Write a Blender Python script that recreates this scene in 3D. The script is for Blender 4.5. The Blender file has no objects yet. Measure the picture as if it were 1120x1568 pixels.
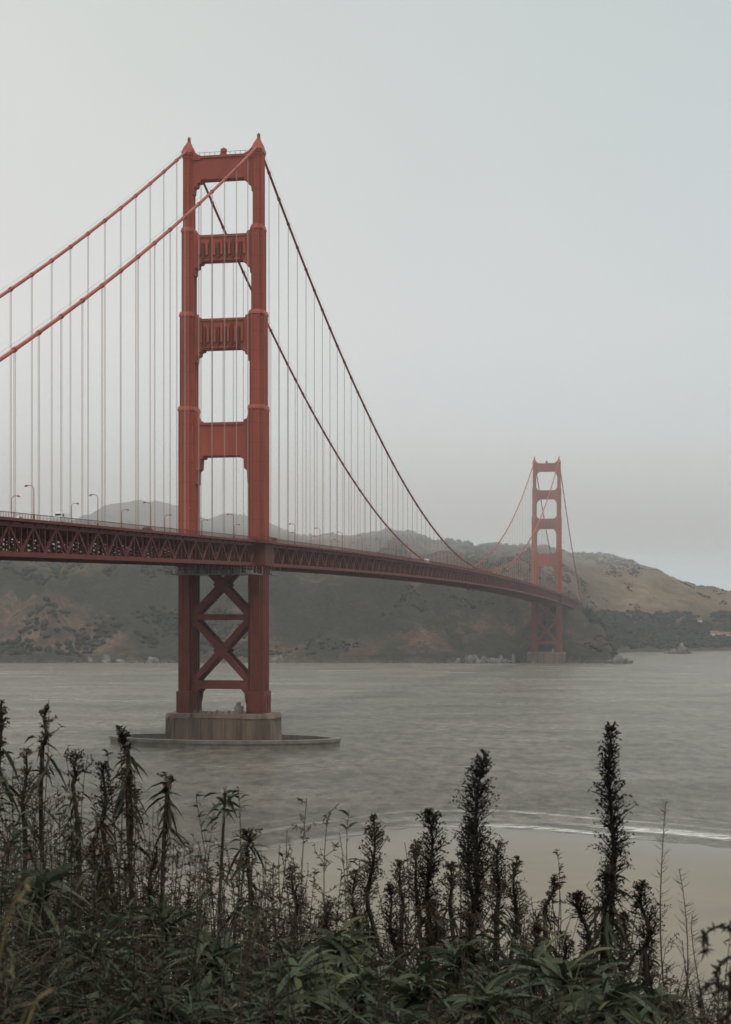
import bpy, math, random
import numpy as np
from mathutils import Vector, noise as mnoise
random.seed(7); rng=np.random.default_rng(7)
S=bpy.context.scene
S.view_settings.view_transform='Standard'; S.view_settings.look='None'; S.view_settings.exposure=0
F=2594.0; CH=47.0; HY=951.0
def link(o,parent=None):
    S.collection.objects.link(o)
    if parent: o.parent=parent
    return o
# ---------------------------------------------------------------- materials
def nt(name):
    m=bpy.data.materials.new(name); m.use_nodes=True
    t=m.node_tree; b=t.nodes['Principled BSDF']; return m,t,b
def N(t,typ,**k):
    n=t.nodes.new(typ)
    for a,v in k.items(): setattr(n,a,v)
    return n
def ramp(t,src,stops):
    r=t.nodes.new('ShaderNodeValToRGB'); e=r.color_ramp.elements
    while len(e)<len(stops): e.new(0.5)
    for i,(p,c) in enumerate(stops):
        e[i].position=p; e[i].color=(c[0],c[1],c[2],1) if not isinstance(c,(int,float)) else (c,c,c,1)
    t.links.new(src,r.inputs[0]); return r.outputs[0]
def mixc(t,f,a,b,mode='MIX'):
    m=t.nodes.new('ShaderNodeMix'); m.data_type='RGBA'; m.blend_type=mode
    for s,v in ((0,f),(6,a),(7,b)):
        if hasattr(v,'is_output') : t.links.new(v,m.inputs[s])
        elif s==0: m.inputs[0].default_value=v
        else: m.inputs[s].default_value=(v[0],v[1],v[2],1)
    return m.outputs[2]
def objco(t,scale=(1,1,1),rot=0):
    c=t.nodes.new('ShaderNodeTexCoord'); mp=t.nodes.new('ShaderNodeMapping')
    mp.inputs['Scale'].default_value=scale; mp.inputs['Rotation'].default_value=(0,0,rot)
    t.links.new(c.outputs['Object'],mp.inputs[0]); return mp.outputs[0]
def noisef(t,co,scale,detail=5,rough=.55):
    n=t.nodes.new('ShaderNodeTexNoise'); n.inputs['Scale'].default_value=scale
    n.inputs['Detail'].default_value=detail; n.inputs['Roughness'].default_value=rough
    t.links.new(co,n.inputs['Vector']); return n.outputs[0]
def simple(name,c1,c2,scale=.5,rough=.7,stretch=(1,1,1),bump=0):
    m,t,b=nt(name); co=objco(t,stretch); n=noisef(t,co,scale)
    col=ramp(t,n,[(.3,c1),(.7,c2)]); t.links.new(col,b.inputs['Base Color'])
    b.inputs['Roughness'].default_value=rough; b.inputs['Specular IOR Level'].default_value=.3
    if bump:
        bp=N(t,'ShaderNodeBump'); bp.inputs['Strength'].default_value=bump
        t.links.new(n,bp.inputs['Height']); t.links.new(bp.outputs[0],b.inputs['Normal'])
    return m
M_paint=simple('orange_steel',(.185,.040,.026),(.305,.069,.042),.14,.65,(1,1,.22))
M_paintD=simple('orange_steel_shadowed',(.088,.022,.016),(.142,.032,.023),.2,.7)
M_cap=simple('orange_steel_faded',(.29,.076,.051),(.35,.10,.068),.3,.7)
M_truss=simple('truss_steel',(.064,.018,.014),(.112,.028,.021),.2,.75)  # orange paint darkened: the shade under the deck is put into the colour
M_rope=simple('suspender_rope',(.29,.20,.165),(.34,.25,.205),.3,.7)  # orange paint paled towards grey, haze put into the rope colour
M_conc=simple('pier_concrete',(.080,.058,.044),(.170,.125,.094),.25,.85,(1,1,.2))
M_concL=simple('fender_concrete',(.085,.076,.062),(.17,.155,.13),.3,.85)
M_asph=simple('asphalt',(.045,.045,.045),(.06,.06,.06),.5,.9)
M_white=simple('white_paint',(.55,.55,.53),(.65,.65,.63),1,.5)
M_dark=simple('dark_glass',(.02,.022,.025),(.03,.03,.035),1,.2)
M_grey=simple('grey_steel',(.13,.13,.125),(.20,.20,.19),.8,.6)
M_roof=simple('red_tile',(.13,.06,.045),(.18,.08,.06),.5,.8)
M_rubber=simple('rubber',(.02,.02,.02),(.03,.03,.03),1,.8)
M_rock=simple('rock',(.022,.020,.017),(.17,.16,.145),.11,.9,bump=.5)
# ---------------------------------------------------------------- mesh builder
class MB:
    def __init__(s): s.v=[]; s.f=[]; s.m=[]
    def add(s,vs,fs,mi=0):
        o=len(s.v); s.v.extend(vs); s.f.extend([tuple(i+o for i in f) for f in fs]); s.m.extend([mi]*len(fs))
    BF=[(0,3,2,1),(4,5,6,7),(0,1,5,4),(1,2,6,5),(2,3,7,6),(3,0,4,7)]
    def box(s,x0,x1,y0,y1,z0,z1,mi=0):
        s.add([(x0,y0,z0),(x1,y0,z0),(x1,y1,z0),(x0,y1,z0),(x0,y0,z1),(x1,y0,z1),(x1,y1,z1),(x0,y1,z1)],s.BF,mi)
    def beam(s,a,b,w,h,mi=0,up=(0,0,1)):
        a=Vector(a);b=Vector(b);d=(b-a).normalized();u=Vector(up)
        if abs(d.dot(u))>.99: u=Vector((0,1,0))
        sd=d.cross(u).normalized(); up2=sd.cross(d)
        vs=[]
        for p in (a,b):
            for sx,sy in ((-1,-1),(1,-1),(1,1),(-1,1)):
                vs.append(tuple(p+sd*(sx*w/2)+up2*(sy*h/2)))
        s.add(vs,s.BF,mi)
    def prism(s,poly,z0,z1,mi=0,sc=1,cx=0,cy=0):
        n=len(poly); vs=[(x+cx,y+cy,z0) for x,y in poly]+[(x*sc+cx,y*sc+cy,z1) for x,y in poly]
        fs=[tuple(range(n-1,-1,-1)),tuple(range(n,2*n))]+[(i,(i+1)%n,n+(i+1)%n,n+i) for i in range(n)]
        s.add(vs,fs,mi)
    def xz(s,poly,y0,y1,mi=0):
        n=len(poly); vs=[(x,y0,z) for x,z in poly]+[(x,y1,z) for x,z in poly]
        fs=[tuple(range(n)),tuple(range(2*n-1,n-1,-1))]+[(i,n+i,n+(i+1)%n,(i+1)%n) for i in range(n)]
        s.add(vs,fs,mi)
    def tube(s,pts,r,k=6,mi=0):
        vs=[];n=len(pts)
        for i,p in enumerate(pts):
            p=Vector(p); d=(Vector(pts[min(i+1,n-1)])-Vector(pts[max(i-1,0)])).normalized()
            u=Vector((1,0,0)) if abs(d.x)<.9 else Vector((0,1,0))
            a=d.cross(u).normalized(); b=d.cross(a)
            rr=r[i] if hasattr(r,'__len__') else r
            for j in range(k):
                t=2*math.pi*j/k; vs.append(tuple(p+a*math.cos(t)*rr+b*math.sin(t)*rr))
        fs=[(i*k+j,i*k+(j+1)%k,(i+1)*k+(j+1)%k,(i+1)*k+j) for i in range(n-1) for j in range(k)]
        fs+=[tuple(range(k-1,-1,-1)),tuple(range((n-1)*k,n*k))]
        s.add(vs,fs,mi)
    def mesh(s,name,mats):
        me=bpy.data.meshes.new(name); me.from_pydata(s.v,[],s.f)
        for m in mats: me.materials.append(m)
        me.polygons.foreach_set('material_index',s.m)
        import bmesh
        bm=bmesh.new(); bm.from_mesh(me); bmesh.ops.recalc_face_normals(bm,faces=bm.faces); bm.to_mesh(me); bm.free()
        me.update(); return me
    def obj(s,name,mats,parent=None):
        return link(bpy.data.objects.new(name,s.mesh(name,mats)),parent)
# ---------------------------------------------------------------- bridge
A=math.atan2(256.7,1254)
bridge=link(bpy.data.objects.new('suspension_bridge',None))
bridge.location=(-53.8,643,0); bridge.rotation_euler=(0,0,-A)
def b2w(x,y,z=0):
    return (-53.8+x*math.cos(A)+y*math.sin(A), 643-x*math.sin(A)+y*math.cos(A), z)
def zd(t):
    if t<0: return 77.3+.022*t
    if t>1280: return 77.3-.022*(t-1280)
    u=(t-640)/640; return 77.3+5.5*(1-u*u)
TOP=227.0
def zc(t):
    if t<0: s=-t/343.0; return TOP-160*s-4*7.5*s*(1-s)
    if t>1280: s=(t-1280)/343.0; return TOP-160*s-4*7.5*s*(1-s)
    u=(t-640)/640; return 85.5+(TOP-85.5)*u*u
def legpoly(w,l):
    a,b=w/2,l/2; n=min(.55,w*.13); n2=n*2.1
    q=[(a,b-n2),(a-n,b-n2),(a-n,b-n),(a-n2,b-n),(a-n2,b)]
    p=q+[(-x,y) for x,y in q[::-1]]+[(-x,-y) for x,y in q]+[(x,-y) for x,y in q[::-1]]
    return p
def build_tower():
    m=MB()
    secs=[(12.3,20.5,6.9,12.6),(20.5,128,5.9,10.8),(128,163.8,5.2,9.6),(163.8,196,4.1,8.4),(196,224,3.2,7.2)]
    for sx in(-1,1):
        for i,(z0,z1,w,l) in enumerate(secs):
            if i==1:
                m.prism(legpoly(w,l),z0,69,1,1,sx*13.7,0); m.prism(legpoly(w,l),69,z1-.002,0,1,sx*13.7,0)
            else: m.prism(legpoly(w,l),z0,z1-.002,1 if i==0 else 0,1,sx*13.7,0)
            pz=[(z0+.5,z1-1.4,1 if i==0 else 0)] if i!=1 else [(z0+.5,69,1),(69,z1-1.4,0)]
            for a0,a1,mi in pz:
                for fy in(-1,1):
                    for q in(-.24,.24):
                        m.box(sx*13.7+q*w-w*.075,sx*13.7+q*w+w*.075,fy*l/2-.25,fy*l/2+.4,a0,a1,mi)
                for fx in(-1,1):
                    xx=sx*13.7+fx*w/2
                    for q in(-.24,0,.24):
                        m.box(xx-.2,xx+.3,q*l-l*.055,q*l+l*.055,a0,a1,mi)
            if i>0:
                m.prism(legpoly(w+.5,l+.5),z1-1.3,z1-.6,2,1,sx*13.7,0)
                if i<4: m.prism(legpoly(w+.2,l+.2),z1-.6,z1+.35,2,.97,sx*13.7,0)
            for z in np.arange(z0+6,z1-3,7.3):
                m.prism(legpoly(w+.06,l+.06),z,z+.16,1,1,sx*13.7,0)
        m.prism(legpoly(4.2,8.2),223.6,224.8,0,1,sx*13.7,0)
        m.prism([(2.0,3.6),(-2.0,3.6),(-2.0,-3.6),(2.0,-3.6)],224.8,227.6,0,.62,sx*13.7,0)
        m.prism([(1.1,1.9),(-1.1,1.9),(-1.1,-1.9),(1.1,-1.9)],227.6,229.0,0,.6,sx*13.7,0)
        m.tube([(sx*13.7,0,229),(sx*13.7,0,230.3),(sx*13.7,0,230.8),(sx*13.7,0,231.6)],[.75,.6,.7,.1],8,0)
        m.xz([(sx*12.5,222),(sx*12.5,226.6),(sx*11.6,225.9),(sx*10.4,224.5),(sx*8.6,223.6),(sx*8.6,222)],-2.2,2.2,0)
    def strut(zt,zb,wt,wb,th,big=0,top=False):
        wi=13.7-wt/2+.4; wj=13.7-wb/2+.4
        up=[(-wi,zt+2.6),(-wi+1.3,zt+2.3),(-wi+1.5,zt+1.2),(-wi+2.6,zt+.9),(-wi+2.8,zt)]
        if top: up=[(-wi,zt)]
        k=1+big
        lo=[(-wj,zb-5.2*k),(-wj+1.1,zb-4.9*k),(-wj+1.3,zb-2.6*k),(-wj+2.4,zb-2.2*k),(-wj+2.6,zb-.9),(-wj+3.8,zb-.7),(-wj+4.0,zb)]
        poly=up+[(-x,z) for x,z in up[::-1]]+[(-x,z) for x,z in lo]+lo[::-1]
        m.xz(poly,-th/2,th/2,0)
        for fy in(-1,1):
            y=fy*th/2; a,b=min(y,y+fy*.35),max(y,y+fy*.35)
            m.box(-wi+3,wi-3,a,b,zt-1.0,zt-.25,0)
            m.box(-wj+4,wj-4,a,b,zb+.3,zb+.9,0)
    strut(223.6,214.2,3.2,3.2,3.6,top=True)
    strut(193.4,183.3,3.6,4.1,4.4)
    strut(161.6,150,4.6,5.2,5.0)
    strut(122.2,109.3,5.6,5.9,5.6,big=1.1)
    for zt,zb,wi in((193.4,183.3,11),(161.6,150,10.2)):
        n=13
        for fy in(-1,1):
            for i in range(n):
                x=-wi+2.2+(2*wi-4.4)*i/(n-1); h=(zt-zb)
                y=fy*(2.2 if zt>180 else 2.5)
                lo=zb+1.1+ (0.0 if i%2 else h*.12); hi=zt-1.3-(h*.18 if i%3 else h*.05)
                m.box(x-.42,x+.42,min(y,y+fy*.8),max(y,y+fy*.8),lo,hi,1 if i%2 else 0)
    m.prism([(1.2,1.2),(-1.2,1.2),(-1.2,-1.2),(1.2,-1.2)],223.6,224.6,0,.8)
    m.tube([(0,0,224.5),(0,0,225.0),(0,0,226.1),(0,0,226.7)],[.7,1.25,1.2,.3],10,0)
    for x in range(-9,10,2): m.box(x-.06,x+.06,-1.7,-1.58,223.6,224.7,1)
    m.box(-10,10,-1.7,-1.6,224.7,224.82,1)
    for y in(-3.6,3.6):
        wi=11.0
        for z0,z1 in((24.2,47.6),(49.4,72)):
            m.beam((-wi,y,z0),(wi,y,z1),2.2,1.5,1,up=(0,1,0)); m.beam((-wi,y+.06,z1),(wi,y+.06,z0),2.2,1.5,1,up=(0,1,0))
            zm=(z0+z1)/2
            m.xz([(-3,zm),(0,zm-2.9),(3,zm),(0,zm+2.9)],y-.85,y+.93,1)
            for sx in(-1,1):
                m.xz([(sx*11.1,z0-1),(sx*8.4,z0-.6),(sx*11.1,z0+4.2)],y-.8,y+.8,1)
                m.xz([(sx*11.1,z1+1),(sx*8.4,z1+.4),(sx*11.1,z1-4.2)],y-.8,y+.8,1)
        m.box(-11,11,y-.9,y+.9,47.4,49.6,1)
        m.box(-11,11,y-1.1,y+1.1,21.4,24.4,1)
        for sx in(-1,1): m.xz([(sx*11.1,21.5),(sx*7.9,21.5),(sx*9.3,20.0),(sx*9.8,16.5),(sx*11.1,14)],y-1,y+1,1)
    for z in(23,48.5):
        for x in(-8,-3,3,8): m.box(x-.4,x+.4,-3.5,3.5,z-.5,z+.5,1)
    m.box(-10.9,10.9,-4.5,4.5,66.5,68.6,1)
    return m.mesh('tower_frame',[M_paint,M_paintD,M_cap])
tw=build_tower()
for nm,t in(('south_tower',0),('north_tower',1280)):
    o=link(bpy.data.objects.new(nm,tw),bridge); o.location=(0,t,0)
def pier(t,fender):
    m=MB()
    pl=[(21.5,6),(19.5,8.5),(17.5,8.5),(17,11.2),(10.4,11.2),(9.8,9),(-9.8,9),(-10.4,11.2),(-17,11.2),(-17.5,8.5),(-19.5,8.5),(-21.5,6)]
    pl=pl+[(x,-y) for x,y in pl[::-1]]
    m.prism(pl,-3,10.6,0,.975); m.prism(pl,10.6,12.3,0,.96)
    for x in(-20,-16.5,-11,-7,-2.5,2.5,7,11,16.5,20):
        yy=11.15 if 10<abs(x)<17.3 else 8.9 if abs(x)<10 else 7.8
        m.box(x-.45,x+.45,-yy-.35,-yy+.8,.5,10.4,0)
    for x in np.arange(-9,9.1,2.2): m.box(x-.35,x+.35,-8.2,-7.6,12.2,13.1+.5*((int(x*7))%2),0)
    m.box(6.5,9.2,-8.3,-5,12.2,15.2,1); m.box(7.2,8.4,-8.1,-6,15.2,16.6,1)
    if fender:
        n=72; ro=[];ri=[]
        for i in range(n):
            a=2*math.pi*i/n; c,s_=math.cos(a),math.sin(a)
            ro.append((45*c,(abs(s_)**1.15)*22*(1 if s_>0 else -1))); ri.append((41.5*c,(abs(s_)**1.15)*18.8*(1 if s_>0 else -1)))
        for z0,z1,k in((-3,1.9,0),(1.9,3.1,.35)):
            vs=[(x*(1+k/45),y*(1+k/22),z0) for x,y in ro]+[(x*(1+k/45),y*(1+k/22),z1) for x,y in ro]+[(x,y,z0) for x,y in ri]+[(x,y,z1) for x,y in ri]
            fs=[]
            for i in range(n):
                j=(i+1)%n; fs+=[(i,j,n+j,n+i),(n+i,n+j,3*n+j,3*n+i),(2*n+j,2*n+i,3*n+i,3*n+j),(j,i,2*n+i,2*n+j)]
            m.add(vs,fs,1)
    o=m.obj('tower_pier',[M_conc,M_concL],bridge); o.location=(0,t,0)
pier(0,True); pier(1280,False)
T0,T1=-400,1840
m=MB(); P=7.62
ts=np.arange(T0,T1,P)
for i in range(len(ts)-1):
    t,u=ts[i],ts[i+1]; za,zb=zd(t),zd(u)
    for sx in(-1,1):
        x=sx*13.7
        m.beam((x,t,za-1.5),(x,u,zb-1.5),.85,1.15,0)
        m.beam((x,t,za-8.8),(x,u,zb-8.8),.95,1.25,1)
        m.beam((x,t,za-8.5),(x,t,za-1.5),.35,.5,0)
        m.beam((x,(t+u)/2,(za+zb)/2-8.5),(x,(t+u)/2,(za+zb)/2-1.5),.25,.3,0)
        if i%2: m.beam((x,t,za-8.5),(x,u,zb-1.6),.5,.75,0)
        else: m.beam((x,t,za-1.6),(x,u,zb-8.5),.5,.75,0)
        m.beam((sx*14.9,t,za-.35),(sx*14.9,u,zb-.35),.35,.75,1)
        m.beam((sx*13.9,t,za-.25),(sx*13.9,u,zb-.25),2.2,.3,0)
        m.beam((sx*14.95,t,za+1.25),(sx*14.95,u,zb+1.25),.18,.16,1)
        for xx in(3,7,10.5): m.beam((sx*xx,t,za-1.3),(sx*xx,u,zb-1.3),.4,1.3,0)
        for k in range(8):
            tt=t+P*k/8; zz=zd(tt); m.box(sx*14.95-.05,sx*14.95+.05,tt-.06,tt+.06,zz-.1,zz+1.2,1)
        m.beam((sx*14.9,t,za-.5),(sx*13.7,t,za-2.0),.2,.3,0)
        m.beam((sx*13.4,t,za-8.6),(0,t,za-3.0),.4,.45,0)
        if i%2==0: m.beam((sx*13.7,t,za-8.6),(-sx*13.7,u,zb-8.6),.4,.4,0)
    m.box(-13.3,13.3,t-.25,t+.25,za-3.0,za-.6,0)
    m.box(-13.3,13.3,t-.2,t+.2,za-8.9,za-8.3,0)
for tt0 in(0,1280):
    for sx in(-1,1):
        z=zd(tt0)
        m.prism([(-1.5,-9),(1.8,-9),(4.4,-6),(4.4,6),(1.8,9),(-1.5,9)] if sx>0 else [(1.5,9),(-1.8,9),(-4.4,6),(-4.4,-6),(-1.8,-9),(1.5,-9)],z-1.1,z+.02,1,1,sx*15.0,tt0)
        q=[(sx*16.6,-9),(sx*19.3,-6),(sx*19.3,6),(sx*16.6,9)]
        for a,b in zip(q[:-1],q[1:]): 
            for zz in(.6,1.25): m.beam((a[0],a[1]+tt0,z+zz),(b[0],b[1]+tt0,z+zz),.15,.14,0)
        for yy in np.arange(-6,6.1,1.0): m.box(sx*19.3-.05,sx*19.3+.05,tt0+yy-.05,tt0+yy+.05,z,z+1.3,0)
        m.box(sx*13.7-3.9,sx*13.7+4.3,tt0-6.3,tt0+6.3,z-9.6,z-1.2,0)
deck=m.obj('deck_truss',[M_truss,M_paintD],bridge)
m=MB()
for i in range(len(ts)-1):
    t,u=ts[i],ts[i+1]; za,zb=zd(t),zd(u)
    m.add([(-12.7,t,za-.5),(12.7,t,za-.5),(12.7,u,zb-.5),(-12.7,u,zb-.5),(-12.7,t,za-.05),(12.7,t,za-.05),(12.7,u,zb-.05),(-12.7,u,zb-.05)],MB.BF,0)
    for x in(-6.3,-3.1,0,3.1,6.3):
        if i%2==0: m.add([(x-.08,t,za-.045),(x+.08,t,za-.045),(x+.08,u,zb-.045),(x-.08,u,zb-.045)],[(0,1,2,3)],1)
m.obj('roadway',[M_asph,M_white],bridge)
m=MB()
for sx in(-1,1):
    for a,b,st in((-343,0,7),(0,1280,10),(1280,1623,7)):
        tt=np.linspace(a,b,int((b-a)/st)+1)
        m.tube([(sx*13.7,t,zc(t)) for t in tt],.5,8,0)
        for off in(-.7,.7):
            m.tube([(sx*13.7+off,t,zc(t)+1.25) for t in tt],.035,3,0)
mc=m.obj('main_cables',[M_paint],bridge)
m=MB()
for sx in(-1,1):
    tl=[-15.24*k for k in range(1,22)]+[15.24*k for k in range(1,84)]+[1280+15.24*k for k in range(1,22)]
    for t in tl:
        zt=zc(t); zb_=zd(t)-1.0
        s=.5; d=Vector((0,1,(zc(t+s)-zc(t-s)))).normalized()
        p=Vector((sx*13.7,t,zt)); m.tube([tuple(p-d*.5),tuple(p+d*.5)],.70,8,0)
        if zt-zb_<1.5: continue
        for dy in(-.42,.42):
            m.box(sx*13.7-.05,sx*13.7+.05,t+dy-.05,t+dy+.05,zb_,zt-.3,1)
m.obj('suspender_ropes',[M_paint,M_rope],bridge)
m=MB()
for a,b,x0,x1 in((-20,-6.5,-17,17),(6.5,20,-17,17)):
    z=zd(a)-12.6
    m.box(x0,x1,a,b,z,z+.3,0)
    for x in np.linspace(x0,x1,15):
        m.box(x-.12,x+.12,a,a+.2,z+.3,z+3.2,0)
        m.box(x-.12,x+.12,b-.2,b,z+.3,z+3.2,0)
    for zz in(1.2,2.2): m.box(x0,x1,a-.02,a+.1,z+zz,z+zz+.15,0)
    for x in np.linspace(x0,x1-3,8):
        if random.random()<.7: m.box(x,x+2.2,a+1,a+3,z+.3,z+1.2+random.random(),0)
m.obj('maintenance_scaffold',[M_grey],bridge)
m=MB()
for t in(1623,1712):
    for sx in(-1,1):
        x=sx*15
        m.box(x-3.4,x+3.4,t-5,t+5,10,zd(t)+6,0); m.box(x-2.6,x+2.6,t-4,t+4,zd(t)+6,zd(t)+10,0)
        for k in(-1,1): m.box(x+k*1.5-.4,x+k*1.5+.4,t-5.4,t+5.4,10,zd(t)+4,0)
for t in(1752,1800):
    for sx in(-1,1): m.beam((sx*12,t,20),(sx*12,t,zd(t)-9),2,2,1)
m.obj('north_pylons',[M_concL,M_paintD],bridge)
# ---------------- street lamps
m=MB()
m.tube([(0,0,0),(0,0,1),(0,0,1.02),(0,0,7.4),(0,.0,8.2)],[.22,.2,.13,.11,.1],8,0)
pts=[(0,0,8.0)]+[(1.25-1.25*math.cos(a),0,8.0+1.0*math.sin(a)) for a in np.linspace(.2,math.pi*.62,7)]
m.tube(pts,.085,6,0)
ex=pts[-1]; m.tube([(ex[0]-.1,0,ex[2]+.1),(ex[0]+.35,0,ex[2]-.02),(ex[0]+.8,0,ex[2]-.18)],[.12,.3,.16],8,1)
lm=m.mesh('street_lamp',[M_paint,M_cap])
for k in range(-8,38):
    t=k*45.72+14
    if t>1700: continue
    for sx in(-1,1):
        o=link(bpy.data.objects.new('street_lamp',lm)); o.location=b2w(sx*12.9,t,zd(t)-.1)
        o.rotation_euler=(0,0,-A+(math.pi if sx>0 else 0))
# ---------------- vehicles
def vehicle(name,body,t,x,L=4.6,W=1.85,H=1.5,kind='car',flip=False):
    m=MB()
    if kind=='car': pr=[(-.5,.22),(-.5,.62),(-.46,.68),(-.36,.7),(-.22,1),(.12,1),(.27,.7),(.46,.62),(.5,.5),(.5,.22)]
    else: pr=[(-.5,.16),(-.5,.97),(-.48,1),(.30,1),(.38,.62),(.49,.52),(.5,.4),(.5,.16)]
    n=len(pr)
    vs=[];
    for sx,inn in((-W/2,1),(W/2,-1)):
        for a,b in pr:
            k=.14*W*max(0,b-.68)/.32 if kind=='car' else .04*W*max(0,b-.6)/.4
            vs.append((sx+inn*k,a*L,b*H))
    fs=[tuple(range(n)),tuple(range(2*n-1,n-1,-1))]+[(i,n+i,n+(i+1)%n,(i+1)%n) for i in range(n)]
    m.add(vs,fs,0)
    if kind=='car': wn=[(-.31,.73),(-.20,.95),(.10,.95),(.22,.73)]
    else: wn=[(.12,.66),(.12,.92),(.29,.92),(.345,.66)]
    for sx in(-1,1):
        xo=[sx*(W/2-(.14*W*max(0,b-.68)/.32 if kind=='car' else .04*W*max(0,b-.6)/.4)+.01) for a,b in wn]
        m.add([(xo[i],wn[i][0]*L,wn[i][1]*H) for i in range(4)],[(0,1,2,3)],1)
    m.box(-W*.36,W*.36,(.17 if kind=='car' else .32)*L,(.235 if kind=='car' else .375)*L,.74*H,.9*H,1)
    for sx in(-1,1):
        for a in(-.31,.31):
            m.tube([(sx*W/2-.13,a*L,.33),(sx*W/2+.05,a*L,.33)],.33,14,2)
    o=m.obj(name,[body,M_dark,M_rubber]); o.location=b2w(x,t,zd(t)-.04)
    o.rotation_euler=(0,0,-A+(math.pi if flip else 0))
M_red=simple('red_car_paint',(.3,.03,.03),(.32,.035,.035),1,.3)
M_silver=simple('silver_car_paint',(.3,.31,.32),(.35,.36,.37),1,.3)
vehicle('delivery_van',M_white,405,10.5,6.5,2.3,3.0,'van')
vehicle('delivery_van',M_white,-190,10.5,6.5,2.3,2.9,'van',True)
for nm,mt,t,x in(('car',M_silver,150,10.8),('car',M_red,545,10.8),('car',M_dark,-120,10.8),('car',M_white,-205,4.5),('car',M_white,700,10.8),('car',M_silver,-60,-5),('car',M_white,880,9)):
    vehicle(nm,mt,t,x)
# ---------------------------------------------------------------- hills
def interp(pts,x):
    xs=[p[0] for p in pts]; ys=[p[1] for p in pts]; return np.interp(x,xs,ys)
def W(px,y,Y): return ((px-560)/F*Y,(HY-y)/F*Y+CH)
front=[W(px,y,2250) for px,y in((-700,870),(-200,866),(0,862),(130,850),(220,842),(330,846),(450,846),(540,852),(620,846),(700,850),(770,862),(820,875),(865,892),(900,925),(935,975),(960,1030),(1000,1060))]
backp=[((px-560)/F*Y,(HY-y)/F*Y+CH,Y) for px,y,Y in((-700,850,2700),(-200,850,2700),(0,835,2700),(90,812,2700),(130,790,2700),(165,775,2700),(220,767,2700),(275,772,2700),(320,793,2700),(400,793,2700),(440,810,2700),(480,822,2700),(550,816,2700),(620,811,2700),(665,823,2700),(700,834,2750),(740,834,2800),(790,839,2900),(850,844,3050),(900,846,3200),(940,848,3200),(975,860,3200),(1010,874,3200),(1060,893,3200),(1120,902,3200),(1250,908,3200),(1600,930,3200))]
def shore(X):
    b=interp([(-2000,1915),(-400,1908),(-150,1912),(0,1902),(120,1905),(215,1892),(275,1900),(300,1990),(330,2300),(380,2520),(480,2600),(640,2720),(900,2800),(1500,2900)],X)
    return b+14*(mnoise.noise(Vector((X*.012,3.1,0))))+7*mnoise.noise(Vector((X*.05,9.1,0)))
def hill(X,Y):
    ys=shore(X)
    if Y<ys: return -max(0,(ys-Y)*.25)-.5
    zf=interp(front,X); yc=2250
    if Y<yc:
        s=(Y-ys)/max(60,(yc-ys)); s=min(1,s); f=zf*(1-(1-s)**1.55)*.93+zf*.07*s
    else: f=zf*(1-.6*min(1,(Y-yc)/450.))
    bz=interp([(p[0],p[1]) for p in backp],X); by=interp([(p[0],p[2]) for p in backp],X)
    y0=max(ys,2080)
    if Y<by:
        s=max(0,(Y-y0)/(by-y0)); b=bz*(s*s*(3-2*s)*.7+.3*s**.7)
    else: b=bz*(1-.7*min(1,(Y-by)/900.))
    h=max(f,b)+ 6*math.exp(-((f-b)/14)**2)
    d=min(1,(Y-ys)/70.)
    wx=X+38*mnoise.noise(Vector((X*.006,Y*.006,1)))
    g=abs(mnoise.noise(Vector((wx*.012,Y*.0035,5))))*2
    g2=abs(mnoise.noise(Vector((wx*.035,Y*.011,8))))*2
    near=1 if Y<2230 else max(.25,1-(Y-2230)/250.)
    h+=d*near*((g-.5)*34+(g2-.5)*15)
    h+=d*4.5*mnoise.fractal(Vector((X*.03,Y*.03,2)),1,2,5)
    if h<1.5 and Y>ys+4: h=1.5+.5*mnoise.noise(Vector((X*.05,Y*.05,0)))
    return h
xs=np.arange(-1250,1900,7.0); ysn=np.concatenate([np.arange(1850,2320,5.5),np.arange(2320,2800,12),np.arange(2800,4300,34)])
H=np.array([[hill(x,y) for x in xs] for y in ysn])
ny,nx=H.shape
XX,YY=np.meshgrid(xs,ysn)
def fastmesh(name,V,Q,mats,tint=None,smooth=False):
    V=np.ascontiguousarray(V,dtype=np.float32).reshape(-1,3); Q=np.ascontiguousarray(Q,dtype=np.int32)
    me=bpy.data.meshes.new(name); me.vertices.add(len(V)); me.vertices.foreach_set('co',V.ravel())
    k=Q.shape[1]; me.loops.add(Q.size); me.loops.foreach_set('vertex_index',Q.ravel())
    me.polygons.add(len(Q)); me.polygons.foreach_set('loop_start',np.arange(0,Q.size,k,dtype=np.int32))
    me.polygons.foreach_set('loop_total',np.full(len(Q),k,dtype=np.int32))
    if smooth: me.polygons.foreach_set('use_smooth',np.ones(len(Q),dtype=bool))
    for mt in mats: me.materials.append(mt)
    me.update(calc_edges=True); me.validate()
    if tint is not None:
        a=me.attributes.new('tint','FLOAT','POINT'); a.data.foreach_set('value',np.ascontiguousarray(tint,dtype=np.float32))
    return me
def gridQ(ny,nx):
    i=np.arange(ny*nx).reshape(ny,nx)
    return np.stack([i[:-1,:-1],i[:-1,1:],i[1:,1:],i[1:,:-1]],-1).reshape(-1,4)
grass=np.clip((XX-240)/200,0,1)*np.clip((H-40)/40,0,1)*np.clip((YY-2350)/200,0,1)
mt,t,b=nt('headland_ground')
co=objco(t); n1=noisef(t,co,.006,9,.66); n2=noisef(t,co,.032,9,.72); n3=noisef(t,co,.16,6,.78)
soil=ramp(t,n2,[(.36,(.030,.022,.016)),(.46,(.066,.042,.028)),(.54,(.118,.076,.050)),(.64,(.18,.130,.092))])
scrub=ramp(t,n3,[(.38,(.006,.009,.006)),(.62,(.032,.034,.020))])
ad=N(t,'ShaderNodeMath',operation='MULTIPLY_ADD'); t.links.new(n2,ad.inputs[0]); ad.inputs[1].default_value=.55; 
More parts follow.
